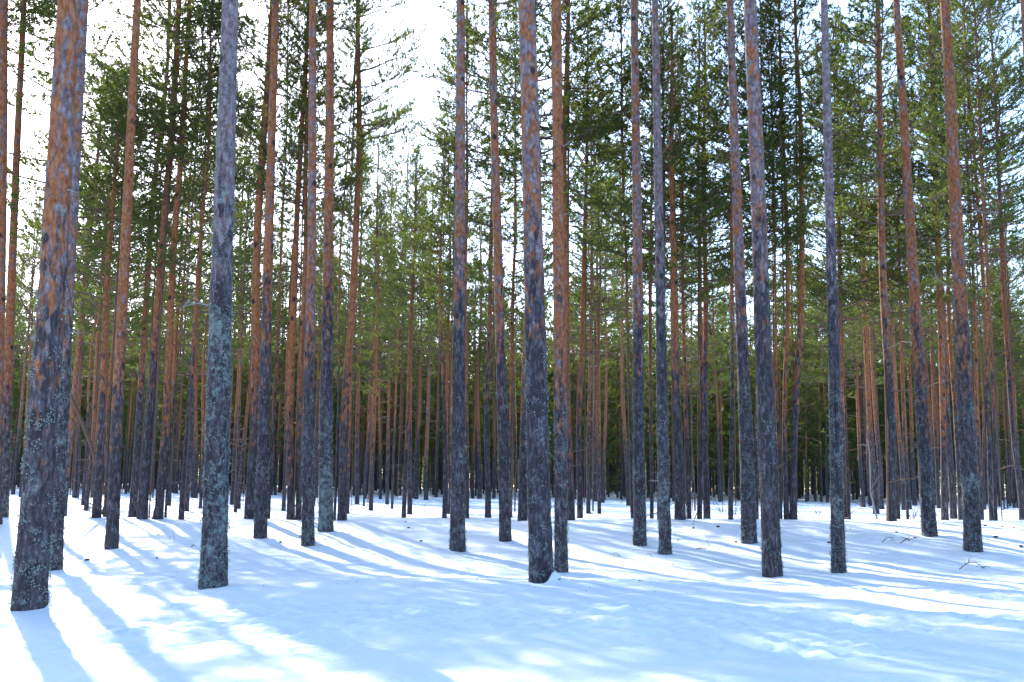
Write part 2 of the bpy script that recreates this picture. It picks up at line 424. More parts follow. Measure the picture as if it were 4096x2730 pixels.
# ------------------------------------------------------------------ measured trees, plus one added for its shade
# near trees: key, base x, base y, base width, x at y=0, width there, orange from (m), lichen, greyness, label
NEAR = [
 ('edge',   -22, 2110, 52,   8, 42, 2.2, .35, .2, 'orange-brown pine cut off by the left edge of the photo'),
 ('T0b',     10, 2087, 42,  95, 22, 2.6, .45, .1, 'slim pine with dark lichened foot hard against the left edge'),
 ('T1',     118, 2423, 128, 272, 88, 2.35, .62, .25, 'thickest foreground pine at left, orange above, snow drift at its foot'),
 ('T2',     214, 2280, 64,  325, 60, 2.9, .60, .55, 'greyer pine standing directly behind the thickest left foreground pine'),
 ('T3',     446, 2196, 52,  556, 30, 2.6, .22, .05, 'straight orange pine with bare dark foot, right of the two left foreground pines'),
 ('T4',     853, 2347, 106, 924, 66, 3.6, .80, 1.0, 'blue-grey foreground pine crusted with pale lichen all the way up'),
 ('T6',    1041, 2152, 52, 1106, 28, 3.8, .35, .15, 'tall pine with grey foot and reddish top, next right of the lichen-crusted pine'),
 ('T7',    1232, 2184, 50, 1246, 28, 3.3, .50, .25, 'pine with dark scars up its orange-grey trunk, left of the dark-footed pine'),
 ('T8',    1303, 2127, 58, 1313, 30, 4.2, .68, .10, 'dark-footed pine with brown upper trunk, heavily lichened at the bottom'),
 ('T9',    1830, 2202, 62, 1841, 34, 4.3, .50, .40, 'straight pinkish-grey pine left of centre with dark blue foot'),
 ('T10',   2022, 2117, 48, 1965, 28, 3.5, .35, .25, 'brownish pine with curved foot leaning left, just left of the two-tone pine'),
 ('T11',   2166, 2331, 98, 2096, 70, 3.35, .48, .42, 'two-tone central foreground pine, orange-grey above a black-blue lower trunk'),
 ('T12',   2245, 2290, 54, 2231, 42, 2.4, .42, .10, 'orange pine with a dark lichened knot, standing behind the two-tone pine'),
 ('T13',   2560, 2182, 52, 2536, 30, 3.6, .50, .45, 'pinkish-grey pine, left one of the close pair right of the two-tone pine'),
 ('T14',   2661, 2217, 50, 2620, 28, 4.6, .60, .75, 'grey-topped slim pine, right one of the close pair right of the two-tone pine'),
 ('T15',   2997, 2172, 60, 2921, 28, 3.9, .60, .45, 'pine with lichened foot just left of and behind the broad dark pine'),
 ('T16',   3090, 2308, 76, 3004, 54, 4.3, .45, .55, 'broad dark foreground pine right of centre with sunlit left edge'),
 ('T17',   3355, 2291, 56, 3290, 28, 4.6, .62, .95, 'pale grey pine with a long dark bark crack and lichened foot'),
 ('T18',   3718, 2144, 58, 3582, 26, 3.1, .45, .15, 'dark-footed pine leaning to the left, second large pine from the right'),
 ('T19',   3893, 2204, 68, 3777, 38, 3.3, .55, .20, 'large orange-topped pine with dark lichened foot near the right edge'),
]
# drifts banked against the two biggest trunks need their places first
def base_of(px, py): d = hit(px, py); return at(px, py, d)
b1 = base_of(118, 2423); b11 = base_of(2166, 2331); b9 = base_of(1830, 2202); b13 = base_of(2560, 2182); b4 = base_of(853, 2347)
DRIFTS += [(b1.x + .13, b1.y - .10, .13, .055, .11), (b1.x + .19, b1.y - .12, .08, .12, .17), (b11.x + .13, b11.y - .08, .10, .05, .10), (b11.x + .20, b11.y - .10, .06, .12, .17),
           *[(q.x + sx_, q.y + sy_, h_, .30, .30) for q in [base_of(r_[1], r_[2]) for r_ in NEAR if r_[2] > 2120] for sx_, sy_, h_ in ((-.05, -.12, -.012), (.32, -.25, .018))],
           (b9.x + .22, b9.y - .1, -.05, .35, .4), (b13.x + .3, b13.y - .1, -.04, .4, .4), (b4.x - .25, b4.y + .1, -.03, .3, .3)]
GROUPN = 'tall pines standing in the snow'
near_pos = {}
near_info = {}
for i, (key, bx, by, w, tx, tw, orr, lich, gry, lab) in enumerate(NEAR):
    d = hit(bx, by) if by > 2120 else {'edge': 20.5, 'T0b': 22.5, 'T10': 18.6}[key]
    p = at(bx, by, d); top = at(tx, 0, d)
    ln = math.atan2(top.x - p.x, top.z - p.z); zt = (top - p).length
    H = 17.2 + random.uniform(-1, 1.2)
    r0 = w * d / F_PX / 2; rt = tw * d / F_PX / 2
    root, t, info = pine((p.x, p.y, float(ground(p.x, p.y, False)) if d < 25 else p.z), H,
        [(-.5, r0), (0, r0 * .97), (zt, rt), (H, .02)], lean=ln, near=True, seed=i + 1,
        cfrac=.40, col=(orr / 10, lich, min(1, gry * .85 + .18)), sides=44, hi_to=zt + 1.0, crown_r=1.15, bend=.03)
    root['label'] = lab; root['category'] = 'pine tree'; root['group'] = GROUPN
    near_pos[key] = p; near_info[key] = (root, t, info, d, lich, zt)

# lichen tufts on the near trunks
def lichen_part(root, t, info, amount, seed, zmax, d):
    r = np.random.default_rng(seed)
    n = int(340 * amount ** 1.5)
    Vs = []; zc = r.random(n) ** 1.3 * zmax; ac = r.uniform(0, 6.283, n)
    for z, a in zip(zc, ac):
        bx, by, rad = info(z)
        k = int(r.integers(10, 26)); sp = r.uniform(.012, .040)
        aa = a + r.normal(0, 1, k) * sp / rad; zz = z + r.normal(0, 1, k) * sp * 1.1
        lift = rad + .004 + np.abs(r.normal(0, .008, k))
        c = np.stack([np.cos(aa) * lift + bx, np.sin(aa) * lift + by, zz], -1)
        s = r.uniform(.004, .012, (k, 1))
        u = unit_rows(r.normal(size=(k, 3))); v = unit_rows(np.cross(u, r.normal(size=(k, 3))))
        for q in (c - u * s, c + v * s, c + u * s): Vs.append(q)
        m = np.stack(Vs[-3:], 1).reshape(-1, 3); Vs[-3:] = [m]
    V = np.concatenate(Vs)
    link('lichen', mesh_from('lichen_tufts', V, np.arange(len(V)), M_LICHEN, False, 3), t)
def unit_rows(a): return a / (np.linalg.norm(a, axis=1)[:, None] + 1e-9)
for i, (k, (root, t, info, d, lich, zt)) in enumerate(near_info.items()):
    if lich < .3: continue
    lichen_part(root, t, info, lich, 50 + i, 5.5 if k == 'T4' else 2.6, d)

# dead branches and stubs on near trunks: (tree, px_y on trunk, dx px, dy px, forks)
def dead_branch(key, py, dx, dy, forks=2, mat=None, r0=.010):
    root, t, info, d, lich, zt = near_info[key]
    base = near_pos[key]
    z = (at(base.x / d * 0 + project(base)[0], py, d) - at(project(base)[0], project(base)[1], d)).z
    bx, by, rad = info(z); sgn = 1 if dx > 0 else -1
    p0 = np.array([bx + sgn * rad * .8, by - rad * .3, z]); L = np.array([dx / F_PX * d, -.15 * abs(dx) / F_PX * d, -dy / F_PX * d])
    rr = np.random.default_rng(abs(int(py)) + len(key))
    pts = [p0 + L * s + rr.normal(0, .012, 3) * (s > 0) * np.linalg.norm(L) * 2 for s in np.linspace(0, 1, 6)]
    tb = Tubes(); tb.add(pts, np.linspace(r0, r0 * .3, 6), 5)
    for f in range(forks):
        i = 2 + f % 3; e = pts[i] + L * rr.uniform(.2, .4) + np.array([0, 0, 1]) * rr.normal(0, .25) * np.linalg.norm(L)
        tb.add([pts[i], (pts[i] + e) / 2, e], [r0 * .5, r0 * .4, r0 * .2], 4)
    link('dead_branch', tb.mesh('dead_branch', mat or M_DEAD), t)
for a in [('T4', 1222, -105, -12, 3), ('T4', 840, 30, 12, 1), ('T4', 2190, 22, -4, 1, M_TWIG), ('T1', 760, 55, 14, 1), ('T1', 1750, -20, 6, 1),
          ('T2', 500, 40, -10, 1), ('T2', 1330, 60, 5, 1), ('T7', 2140, -20, 12, 1, M_TWIG), ('T8', 1000, -40, 6, 1), ('T8', 60, -70, 30, 2), ('T10', 800, 30, 10, 0, M_TWIG),
          ('T12', 590, 42, -22, 0), ('T12', 865, 30, -12, 0), ('T13', 2150, -15, -8, 0, M_TWIG), ('T13', 600, -150, -20, 2, M_LIMB), ('T14', 690, -90, -50, 2, M_LIMB), ('T14', 620, 110, -140, 3, M_LIMB),
          ('T14', 1925, -48, 0, 1), ('T15', 220, 130, -60, 3, M_LIMB), ('T15', 560, 60, 6, 1), ('T17', 1760, 20, -6, 0), ('T17', 300, -130, -90, 3, M_LIMB), ('T17', 1010, 30, -10, 0),
          ('T19', 1165, -115, -62, 3), ('T19', 660, -95, -60, 2), ('T19', 570, 60, -10, 1), ('T18', 960, -130, -70, 3, M_LIMB), ('T18', 720, -140, -70, 3, M_LIMB), ('T19', 860, 150, -8, 2), ('T6', 1290, 30, -8, 0), ('T3', 900, -40, -20, 1), ('T16', 1090, -40, 10, 0), ('T9', 1790, 25, -2, 0)]:
    dead_branch(*a)
# long bark crack on the pale pine
root, t, info, d, _, _ = near_info['T17']
zc = [(at(3330, y, d).z - near_pos['T17'].z) for y in (1850, 1780, 1700, 1620, 1560, 1500)]
tb = Tubes(); pts = []
for k, z in enumerate(zc):
    bx, by, rad = info(z); a = -math.pi / 2 - .22 + .05 * math.sin(k * 1.7)
    pts.append((bx + math.cos(a) * rad * .985, by + math.sin(a) * rad * .985, z))
tb.add(pts, [.002, .007, .009, .009, .007, .002], 6)
link('bark_crack', tb.mesh('bark_crack', plain_mat('dark_crack', (.012, .01, .012), (.03, .025, .025)), True), t)
# knot on T12
root, t, info, d, _, _ = near_info['T12']
z = at(2228, 1200, d).z - near_pos['T12'].z; bx, by, rad = info(z)
rr = np.random.default_rng(4); th = np.linspace(0, 2 * math.pi, 13)[:-1]; phs = np.linspace(0, math.pi, 8)
T_, P_ = np.meshgrid(th, phs); rad_n = .055 * (1 + .45 * fbm(np.cos(T_) * 2 + 3, np.sin(T_) * 2, P_ * 2, 2))
V = np.stack([bx + np.sin(P_) * np.cos(T_) * rad_n * .9, by - rad * .75 + np.sin(P_) * np.sin(T_) * rad_n * .7, z + np.cos(P_) * rad_n * 1.2], -1).reshape(-1, 3)
i = np.arange(7)[:, None] * 12; j = np.arange(12)[None, :]; j2 = (j + 1) % 12
link('knot', mesh_from('knot', V, np.stack([i + j, i + j2, i + 12 + j2, i + 12 + j], -1).reshape(-1, 4), M_TWIG, True, 4), t)

# off-frame-footed pine whose top leans in at the right edge
EXTRA_TOP = (4205, 2290, 44, 4084, 22)

# crest and back pines: base x, base y, base width
MID = [(150,2070,32),(255,2030,26),(384,2088,35),(421,2078,16),(529,2088,32),(568,2088,40),(634,2087,34),(662,2063,10),(723,2085,20),(998,2087,42),(1074,2074,13),  # first pine is added behind the thickest one to shade the foreground
 (1162,2087,32),(1193,2087,24),(1338,2083,11),(1368,2082,36),(1391,2056,13),(1615,2064,18),(1638,2076,20),(1777,2074,18),(1784,2056,16),(1798,2056,12),
 (1868,2073,16),(1952,2073,24),(2040,2067,18),(2090,2074,37),(2281,2081,36),(2320,2078,23),(2353,2056,17),(2397,2056,15),(2530,2079,14),(2607,2082,15),
 (2634,2080,12),(2720,2085,42),(2757,2063,18),(2798,2063,20),(2828,2082,28),(2923,2080,20),(3028,2076,14),(3123,2077,14),(3146,2078,22),(3174,2079,30),
 (3376,2077,17),(3389,2062,12),(3398,2071,11),(3505,2057,24),(3566,2078,37),(3594,2077,16),(3631,2077,11),(3780,2079,28),(3814,2064,27),(3845,2079,22),
 (3927,2081,18),(3968,2083,20),(3984,2082,14),(4092,2088,26),(662,2063,10)]
BACK = [(52,1979,15),(80,1989,10),(294,1992,12),(309,1992,14),(331,2022,14),(345,2043,18),(367,1992,9),(503,1977,10),(611,1994,6),(676,2024,16),
 (704,1975,14),(745,2046,20),(776,1993,28),(801,2035,13),(909,1979,8),(928,2019,18),(942,2050,12),(954,2036,15),(1086,1982,10),(1101,1981,10),
 (1118,1971,11),(1134,2043,16),(1258,2022,8),(1266,1992,12),(1418,1985,5),(1428,2018,18),(1455,2027,9),(1460,1996,14),(1483,2043,18),(1492,1970,10),
 (1521,1998,13),(1548,2020,14),(1568,2036,11),(1578,1979,10),(1652,1994,7),(1664,1997,16),(1704,2001,18),(1751,1969,8),(1890,1995,12),(1918,1996,18),
 (1975,1995,13),(2059,2048,6),(2302,1998,6),(2372,2046,6),(2380,2007,18),(2411,2012,14),(2485,1998,12),(2514,2024,18),(2694,2007,10),(2742,2015,8),
 (2780,2045,6),(2960,2001,8),(3182,2006,16),(3199,1995,12),(3210,1982,8),(3223,2009,5),(3236,1981,6),(3284,2005,9),(3308,2011,8),(3417,1990,5),
 (3428,1997,12),(3455,2030,16),(3475,2018,8),(3482,2024,14),(3527,2038,19),(3540,1995,10),(3616,2041,18),(3637,2039,20),(3660,2023,18),(3740,2013,7),
 (3756,2035,16),(3940,2040,10),(3945,2020,6),(4000,2028,12),(4013,2003,12),(4017,2034,6),(4031,2032,6),(4041,2027,9),(4057,2033,12),(4075,2033,16)]
MID = list(dict.fromkeys(MID))

# how high crowns may reach so that the two openings of sky stay open (photo x -> y)
SKX = [-500, 330, 360, 420, 500, 560, 1440, 1500, 1560, 1620, 1650, 1690, 1760, 1820, 1880, 2600, 2700, 2850, 3000, 5000]
SKY = [-900, -900, 200, 330, 180, -900, -900, 260, 480, 560, 500, 620, 560, 330, -900, -900, 60, 60, -900, -900]
def cap_height(x, d, H, zb, crown_px=120):
    px = project((x, d, zb + 6))[0]
    lim = max(np.interp(px + k, SKX, SKY) for k in (-crown_px, 0, crown_px)) if crown_px else np.interp(px, SKX, SKY)
    if lim < -500: return H
    lo = 5.0
    while lo < H and project((x, d, zb + lo))[1] > lim: lo += .2
    return max(min(H, lo), 6.0)

placed = []     # (px, root, tier, look)
occupied = [(p.x, p.y) for p in near_pos.values()]
def tree_from_px(bx, by, w, d, seed, tier):
    p = at(bx, by, d); zb = float(ground(p.x, p.y, False))
    r0 = w * d / F_PX / 2
    rs = random.Random(seed)
    H = min(17.5, 10.5 + 30 * r0 * 2) + rs.uniform(-1, 1.3)
    H = cap_height(p.x, p.y, H, zb, 50 if tier == 'mid' else 60)
    orr = rs.uniform(2.2, 4.2); lich = rs.uniform(.15, .5); gry = rs.choice([0, 0, 0, .05, .1, .2, .35])
    orr += {'mid': -.5, 'back': -.1, 'far': .5}[tier] + (.4 if bx > 2500 else 0)
    if w < 9: orr = rs.uniform(2.0, 7)
    lean = rs.gauss(0, .008)
    root, t, info = pine((p.x, p.y, zb), H, [(-.6, r0), (0, r0)] + [(H * q, r0 * (.93 * (1 - q) ** .62 + .05)) for q in (.1, .25, .4, .55, .7, .85, .95)] + [(H, .012)],
        lean=lean, lean_y=rs.gauss(0, .008), seed=seed, cfrac=rs.uniform(.50, .66), col=(orr / 10, lich, gry), sides=14 if w > 18 else 9, crown_r=min(1.3, .78 + 3.4 * r0) * (.68 if tier == 'mid' and 700 < bx < 1420 else 1), bend=.15)
    occupied.append((p.x, p.y))
    placed.append((bx, root, tier, ('reddish' if gry < .15 else 'brownish' if gry < .3 else 'greyish')))
    return root
for i, (bx, by, w) in enumerate(MID):
    if by >= 2060:
        dmax = min(max(4200 * .20 / w, 22.6), 29.5); v = ray(bx, by); best = (9e9, 22.6)
        for dd in np.arange(22.0, dmax + .01, .3):
            gy = project((v.x * dd, dd, float(ground(v.x * dd, dd, False))))[1]
            if abs(gy - by) < best[0] - 1.5: best = (abs(gy - by), dd)
        d = float(best[1])
    else: d = min(max(hit(bx, by), 26), 60)
    if bx == 1638: d = 33
    if bx == 255: d = 27.0
    tree_from_px(bx, by, w, d, 1000 + i, 'mid')
for i, (bx, by, w) in enumerate(BACK):
    d = min(hit(bx, by), 105)
    tree_from_px(bx, by, w, d, 2000 + i, 'back')
# right-edge top
bx, by, w, tx, tw = EXTRA_TOP
d = 14.0; p = at(bx, by, d); top = at(tx, 0, d)
root, t, info = pine((p.x, p.y, float(ground(p.x, p.y, False))), 16, [(-.5, w * d / F_PX / 2), (0, w * d / F_PX / 2), (5.7, tw * d / F_PX / 2), (16, .02)], lean=math.atan2(top.x - p.x, top.z - p.z),
                     near=True, seed=77, cfrac=.4, col=(.3, .4, .3), sides=24, hi_to=7)
root['label'] = 'pine whose upper trunk just enters at the top of the right edge'; root['category'] = 'pine tree'; root['group'] = GROUPN
occupied.append((p.x, p.y))

# fill pines further back, individuals up to 300 of the kind in view
nfill = 300 - len(placed) - len(NEAR) - 1
rs = random.Random(99); cnt = 0; tries = 0
while cnt < nfill and tries < 20000:
    tries += 1
    d = 42 + 78 * rs.random() ** .8
    u = rs.uniform(-.53, .53); x = u * d
    if rs.random() > d / 115: continue
    if any((x - ox) ** 2 + (d - oy) ** 2 < 2.4 for ox, oy in occupied): continue
    px, py = project((x, d, float(ground(x, d, False))))
    if not -40 < px < 4136: continue
    if d < 62 and any(abs(px - q[0]) < 16 for q in placed): continue
    D = rs.uniform(.13, .24); w = D * F_PX / d
    tree_from_px(px, py, w, d, 3000 + cnt, 'far'); cnt += 1
print('placed', len(placed), 'fill', cnt)

# ------------------------------------------------------------------ the rest of the wood, one object
def forest(name, spots, seed):
    r = np.random.default_rng(seed)
    Vt = []; Ft = []; nv = 0; mi = []; sizes = []
    tri = []
    src = []
    for c in CROWN_LITE:
        me = c[0]; a = np.empty(len(me.vertices) * 3, np.float32); me.vertices.foreach_get('co', a); src.append(a.reshape(-1, 3, 3))
    for (x, y, H, D, keep) in spots:
        z = float(ground(x, y, False)); s = 6; n = 5
        zs = np.array([-1, H * .25, H * .5, H * .75, H]); rr = D / 2 * np.array([1, .86, .68, .42, .06])
        a = np.arange(s) * 2 * math.pi / s + r.random()
        lx, ly = r.normal(0, .010, 2)
        V = np.stack([x + np.cos(a)[None] * rr[:, None] + lx * zs[:, None], y + np.sin(a)[None] * rr[:, None] + ly * zs[:, None], z + zs[:, None] + 0 * a[None]], -1).reshape(-1, 3)
        i = np.arange(n - 1)[:, None] * s; j = np.arange(s)[None]; j2 = (j + 1) % s
        q = np.stack([i + j, i + j2, i + s + j2, i + s + j], -1).reshape(-1, 4) + nv
        Vt.append(V); Ft.append(q.ravel()); nv += len(V); sizes += [4] * len(q); mi += [0] * len(q)
        C3 = src[r.integers(len(src))]; m = r.random(len(C3)) < keep; C3 = C3[m].reshape(-1, 3)
        th = r.uniform(0, 6.28); cl = H * (r.uniform(.58, .8) if y < 140 else r.uniform(.72, .99)); sc_ = cl / 8; sr = r.uniform(1.0, 1.4)
        cx = (C3[:, 0] * math.cos(th) - C3[:, 1] * math.sin(th)) * sr + x + lx * H * .7; cy = (C3[:, 0] * math.sin(th) + C3[:, 1] * math.cos(th)) * sr + y + ly * H * .7
        V2 = np.stack([cx, cy, C3[:, 2] * sc_ + z + H - cl], -1)
        Vt.append(V2); Ft.append(np.arange(len(V2)) + nv); nv += len(V2); k = len(V2) // 3; sizes += [3] * k; mi += [1] * k
    me = mesh_from(name, np.concatenate(Vt), np.concatenate(Ft), [M_BARK_FAR, M_NEEDLE], False, np.array(sizes, np.int32))
    me.polygons.foreach_set('material_index', np.array(mi, np.int32)); me.update()
    return me
def far_bark():
    m, n, l, b, out = nt('far_pine_bark')
    geo = n.new('ShaderNodeNewGeometry'); sx = n.new('ShaderNodeSeparateXYZ'); l.new(geo.outputs['Position'], sx.inputs[0])
    t = noise_n(n, l, geo.outputs['Position'], .8, 3)
    z = math_n(n, l, 'ADD', sx.outputs[2], math_n(n, l, 'MULTIPLY', math_n(n, l, 'SUBTRACT', t, .5), 6))
    mr = n.new('ShaderNodeMapRange'); mr.inputs[1].default_value = 2.5; mr.inputs[2].default_value = 6.5; l.new(z, mr.inputs[0])
    l.new(mixc(n, l, mr.outputs[0], (.060, .050, .052), (.30, .105, .045)), b.inputs['Base Color']); b.inputs['Roughness'].default_value = .9
    return m
M_BARK_FAR = far_bark()
spots = []
rs = random.Random(5); tries = 0
n3 = 0
grid = {}
def free(x, y, md):
    gx, gy = int(x // 2), int(y // 2)
    for a in (-1, 0, 1):
        for b in (-1, 0, 1):
            for (ox, oy) in grid.get((gx + a, gy + b), ()):
                if (x - ox) ** 2 + (y - oy) ** 2 < md * md: return False
    return True
for (x, y) in occupied: grid.setdefault((int(x // 2), int(y // 2)), []).append((x, y))
def put(x, y, H, D, keep):
    spots.append((x, y, H, D, keep)); grid.setdefault((int(x // 2), int(y // 2)), []).append((x, y))
n1 = 0
while n1 < 1500:      # behind the individuals
    d = math.sqrt(rs.uniform(95 ** 2, 240 ** 2)); x = rs.uniform(-.62, .62) * d
    if not free(x, d, 1.8): continue
    zb = float(ground(x, d, False)); H = cap_height(x, d, rs.uniform(12, 17), zb, 30)
    put(x, d, H, rs.uniform(.16, .3), .8); n1 += 1
while n3 < 1200:       # more of the same in among the farthest individuals
    d = 68 + 60 * rs.random() ** .8; x = rs.uniform(-.56, .56) * d
    tries += 1
    if tries > 60000: break
    if not free(x, d, 1.25): continue
    zb = float(ground(x, d, False)); H = cap_height(x, d, rs.uniform(8, 16), zb, 40)
    put(x, d, H, rs.uniform(.10, .22), .85); n3 += 1
n2 = 0
while n2 < 210:       # beside and behind the camera: the wood whose shadows reach the clearing
    x = rs.uniform(-60, 50); y = rs.uniform(-14, 75)
    if abs(x) < .56 * y + 1.2 and y > 0: continue
    if x > 0 and y > 45: continue
    if math.hypot(x, y) < 4.5 or not free(x, y, 2.0): continue
    put(x, y, rs.uniform(13, 17.5), rs.uniform(.16, .3), .6); n2 += 1
fo = link('distant_pine_forest', forest('distant_pine_forest', spots, 3))
fo['kind'] = 'stuff'; fo['label'] = 'dense mass of far-off pines closing the view behind the individual trunks'; fo['category'] = 'pine forest'

# ------------------------------------------------------------------ labels for the other pines
LMK = [(118, 'thickest pine'), (853, 'lichen-crusted pine'), (1303, 'dark-footed pine'), (1830, 'pinkish pine'), (2166, 'two-tone pine'), (2661, 'grey-topped pine'),
       (3090, 'broad pine'), (3355, 'cracked pale pine'), (3893, 'orange-topped pine')]
ORD = 'first second third fourth fifth sixth seventh eighth ninth tenth eleventh twelfth thirteenth fourteenth fifteenth sixteenth seventeenth eighteenth nineteenth twentieth'.split() + ['twenty-' + w for w in 'first second third fourth fifth sixth seventh eighth ninth'.split()] + ['thirtieth']
def gap(px):
    k = sum(1 for a, _ in LMK if a < px)
    if k == 0: return 'left of the thickest pine'
    if k == len(LMK): return 'right of the orange-topped pine'
    return 'between %s and %s' % (LMK[k - 1][1], LMK[k][1])
cnts = {}
for px, root, tier, look in sorted(placed, key=lambda q: q[0]):
    g = gap(px); root['category'] = 'pine tree'
    k = cnts.get((g, tier), 0); cnts[(g, tier)] = k + 1
    if tier == 'mid':
        root['label'] = '%s crest pine from left, %s' % (ORD[k], g); root['group'] = 'pines along the snow crest'
    elif tier == 'back':
        root['label'] = '%s pine behind the crest from left, %s' % (ORD[k], g); root['group'] = 'pines just behind the snow crest'
    else:
        root['label'] = '%s slender far pine from left, %s' % (ORD[min(k, 29)], g); root['group'] = 'slender pines deep in the wood'

# ------------------------------------------------------------------ small growth and litter
def on_ground(px, py, sink=.0):
    d = hit(px, py); p = at(px, py, d); p.z = float(ground(p.x, p.y)) - sink; return p
# leaning dead pole behind the left pines
def pole(p0, p1, r0, r1, name, label, mat, forks=3, seed=0):
    root = bpy.data.objects.new(name, None); C.objects.link(root); root.location = p0
    v = np.array(p1 - p0); rr = np.random.default_rng(seed); n = 14
    side = unit(np.cross(v, [0, 1, 0]))
    pts = [v * s + side * .06 * math.sin(s * 5) + rr.normal(0, .008, 3) for s in np.linspace(0, 1, n)]
    tb = Tubes(); tb.add(pts, np.linspace(r0, r1, n), 8)
    link('stem', tb.mesh('stem', mat), root)
    for f in range(forks):
        i = rr.integers(2, n - 1); e = pts[i] + unit(v) * .25 + rr.normal(0, .3, 3) * np.array([1, .6, 1])
        tb = Tubes(); tb.add([pts[i], (pts[i] + e) / 2 + [0, 0, .03], e], [r1 * .6, r1 * .45, r1 * .2], 4)
        link('branch', tb.mesh('branch', mat), root)
    root['label'] = label; root['category'] = 'dead tree'
    return root
p0 = on_ground(424, 2078); p0 = at(424, 2070, 23.3); p0.z = float(ground(p0.x, p0.y)) - .1
mid = at(424, 1975, 23.3); pole(p0, mid, .035, .034, 'dead_tree', 'short upright foot of the crooked dead stem beside the orange pine', M_TWIG, 1, 3)
dt = [o for o in bpy.data.objects if o.name.startswith('dead_tree')][0]
dt['label'] = 'crooked dead stem slanting up leftward behind the two left foreground pines'
v0 = np.array(mid - p0); v1 = np.array(at(76, 1187, 23.6) - p0); n = 16; rr = np.random.default_rng(8)
tb = Tubes(); tb.add([v0 + (v1 - v0) * s + np.array([.10, 0, .18]) * math.sin(s * 3.1) + rr.normal(0, .012, 3) for s in np.linspace(0, 1, n)], np.linspace(.045, .018, n), 8)
link('slanting_stem', tb.mesh('slanting_stem', M_LIMB), dt)
pole(on_ground(3511, 2078, .05), at(3462, 1760, hit(3511, 2078)), .026, .012, 'dead_tree', 'thin pale dead sapling leaning left before the crest pines, right of the cracked pine', M_DEAD, 4, 5)
# broken stub
sp = at(614, 2087, 22.0); sp.z = float(ground(sp.x, sp.y)) - .05
st = bpy.data.objects.new('tree_stub', None); C.objects.link(st); st.location = sp
tb = Tubes(); tb.add([(0, 0, 0), (.01, 0, .1), (0, .01, .2), (.012, 0, .27), (.014, 0, .31)], [.028, .026, .022, .012, .002], 7)
link('stub', tb.mesh('stub', M_LIMB), st); tb = Tubes(); tb.add([(-.03, 0, 0), (-.028, 0, .07), (-.02, 0, .13)], [.015, .012, .002], 5); link('splinter', tb.mesh('splinter', M_LIMB), st)
st['label'] = 'small splintered stub standing in snow between two crest pines'; st['category'] = 'tree stub'

def shrub(px, py, h_px, w_px, label, seed, n=7, d=None):
    rr = np.random.default_rng(seed); p = on_ground(px, py, .03); d = p.y; k = d / F_PX
    root = bpy.data.objects.new('bare_shrub', None); C.objects.link(root); root.location = p
    tb = Tubes()
    for i in range(n):
        dx = rr.uniform(-.5, .5) * w_px * k; h = rr.uniform(.5, 1) * h_px * k; dy = rr.normal(0, .12)
        b = np.array([dx * .15, 0, 0]); e = np.array([dx, dy, h]); pts = [b + (e - b) * s + rr.normal(0, .012, 3) * s for s in np.linspace(0, 1, 6)]
        tb.add(pts, np.linspace(.007, .0025, 6), 4)
        for f in range(4):
            j = 2 + f % 4; q = pts[j] + unit(e - b + rr.normal(0, .35, 3)) * h * rr.uniform(.2, .4)
            tb.add([pts[j], q], [.0035, .0018], 3)
    link('stems', tb.mesh('stems', M_TWIG), root)
    root['label'] = label; root['category'] = 'shrub'; root['group'] = 'bare shrubs poking out of the snow'
shrub(2890, 2050, 90, 130, 'bare shrub in the sunlit gap left of the slim leaning grey crest pine', 1, 10)
shrub(2940, 2060, 60, 60, 'low bare twiggy shrub just right of the slim leaning grey crest pine', 2, 5)
shrub(3650, 2076, 85, 70, 'bare many-stemmed shrub beside the left-leaning dark-footed pine', 3, 9)
shrub(2325, 2045, 90, 70, 'thin bare shrub between crest trunks right of the two-tone pine', 4, 6)
shrub(1697, 2052, 38, 26, 'single forked sapling in the snow left of the pinkish-grey pine', 5, 3)
shrub(1662, 2026, 20, 20, 'tiny bare sprig in the snow beyond the crest, left of centre', 6, 4)
shrub(3272, 2062, 34, 34, 'low curled twiggy tuft left of the cracked pale pine', 7, 8)

def twig(px, py, L_px, ang, label, seed, forks=3, curve=.5, lift=.05, rad=.006, name='fallen_twig', cat='twig', upright=False):
    rr = np.random.default_rng(seed); p = on_ground(px, py); k = p.y / F_PX; L = L_px * k
    root = None; tb = Tubes(); n = 9; pts = []
    # lies on the snow: heading ang (world plan), arching by lift
    a = ang; q = np.array([0, 0, .0])
    for i in range(n):
        pts.append(q.copy()); a += curve / n + rr.normal(0, .06)
        if upright: q = q + np.array([math.cos(a), 0, math.sin(a)]) * L / n
        else: q = q + np.array([math.cos(a), math.sin(a), 0]) * L / n
    pts = np.array(pts)
    def gz(P):
        return ground(P[:, 0] + p.x, P[:, 1] + p.y) - p.z
    if not upright: pts[:, 2] = gz(pts) + rad * .5 + lift * np.sin(np.linspace(0, math.pi, n))
    else: pts[:, 2] -= .02
    tb.add(pts, np.linspace(rad, rad * .4, n), 5)
    for f in range(forks):
        i = rr.integers(1, n - 1); dv = unit(pts[i + 1] - pts[i] if i < n - 1 else pts[i] - pts[i - 1])
        e = pts[i] + (dv * .6 + rr.normal(0, .5, 3) * np.array([1, .7, .3]) + np.array([0, 0, .22])) * L * rr.uniform(.18, .4)
        m = (pts[i] + e) / 2 + rr.normal(0, .02, 3) * L
        tb.add([pts[i], m, e], [rad * .6, rad * .45, rad * .25], 4)
    o = link(name, tb.mesh(name, M_TWIG)); o.location = p
    o['label'] = label; o['category'] = cat; o['group'] = 'twigs lying on the snow'
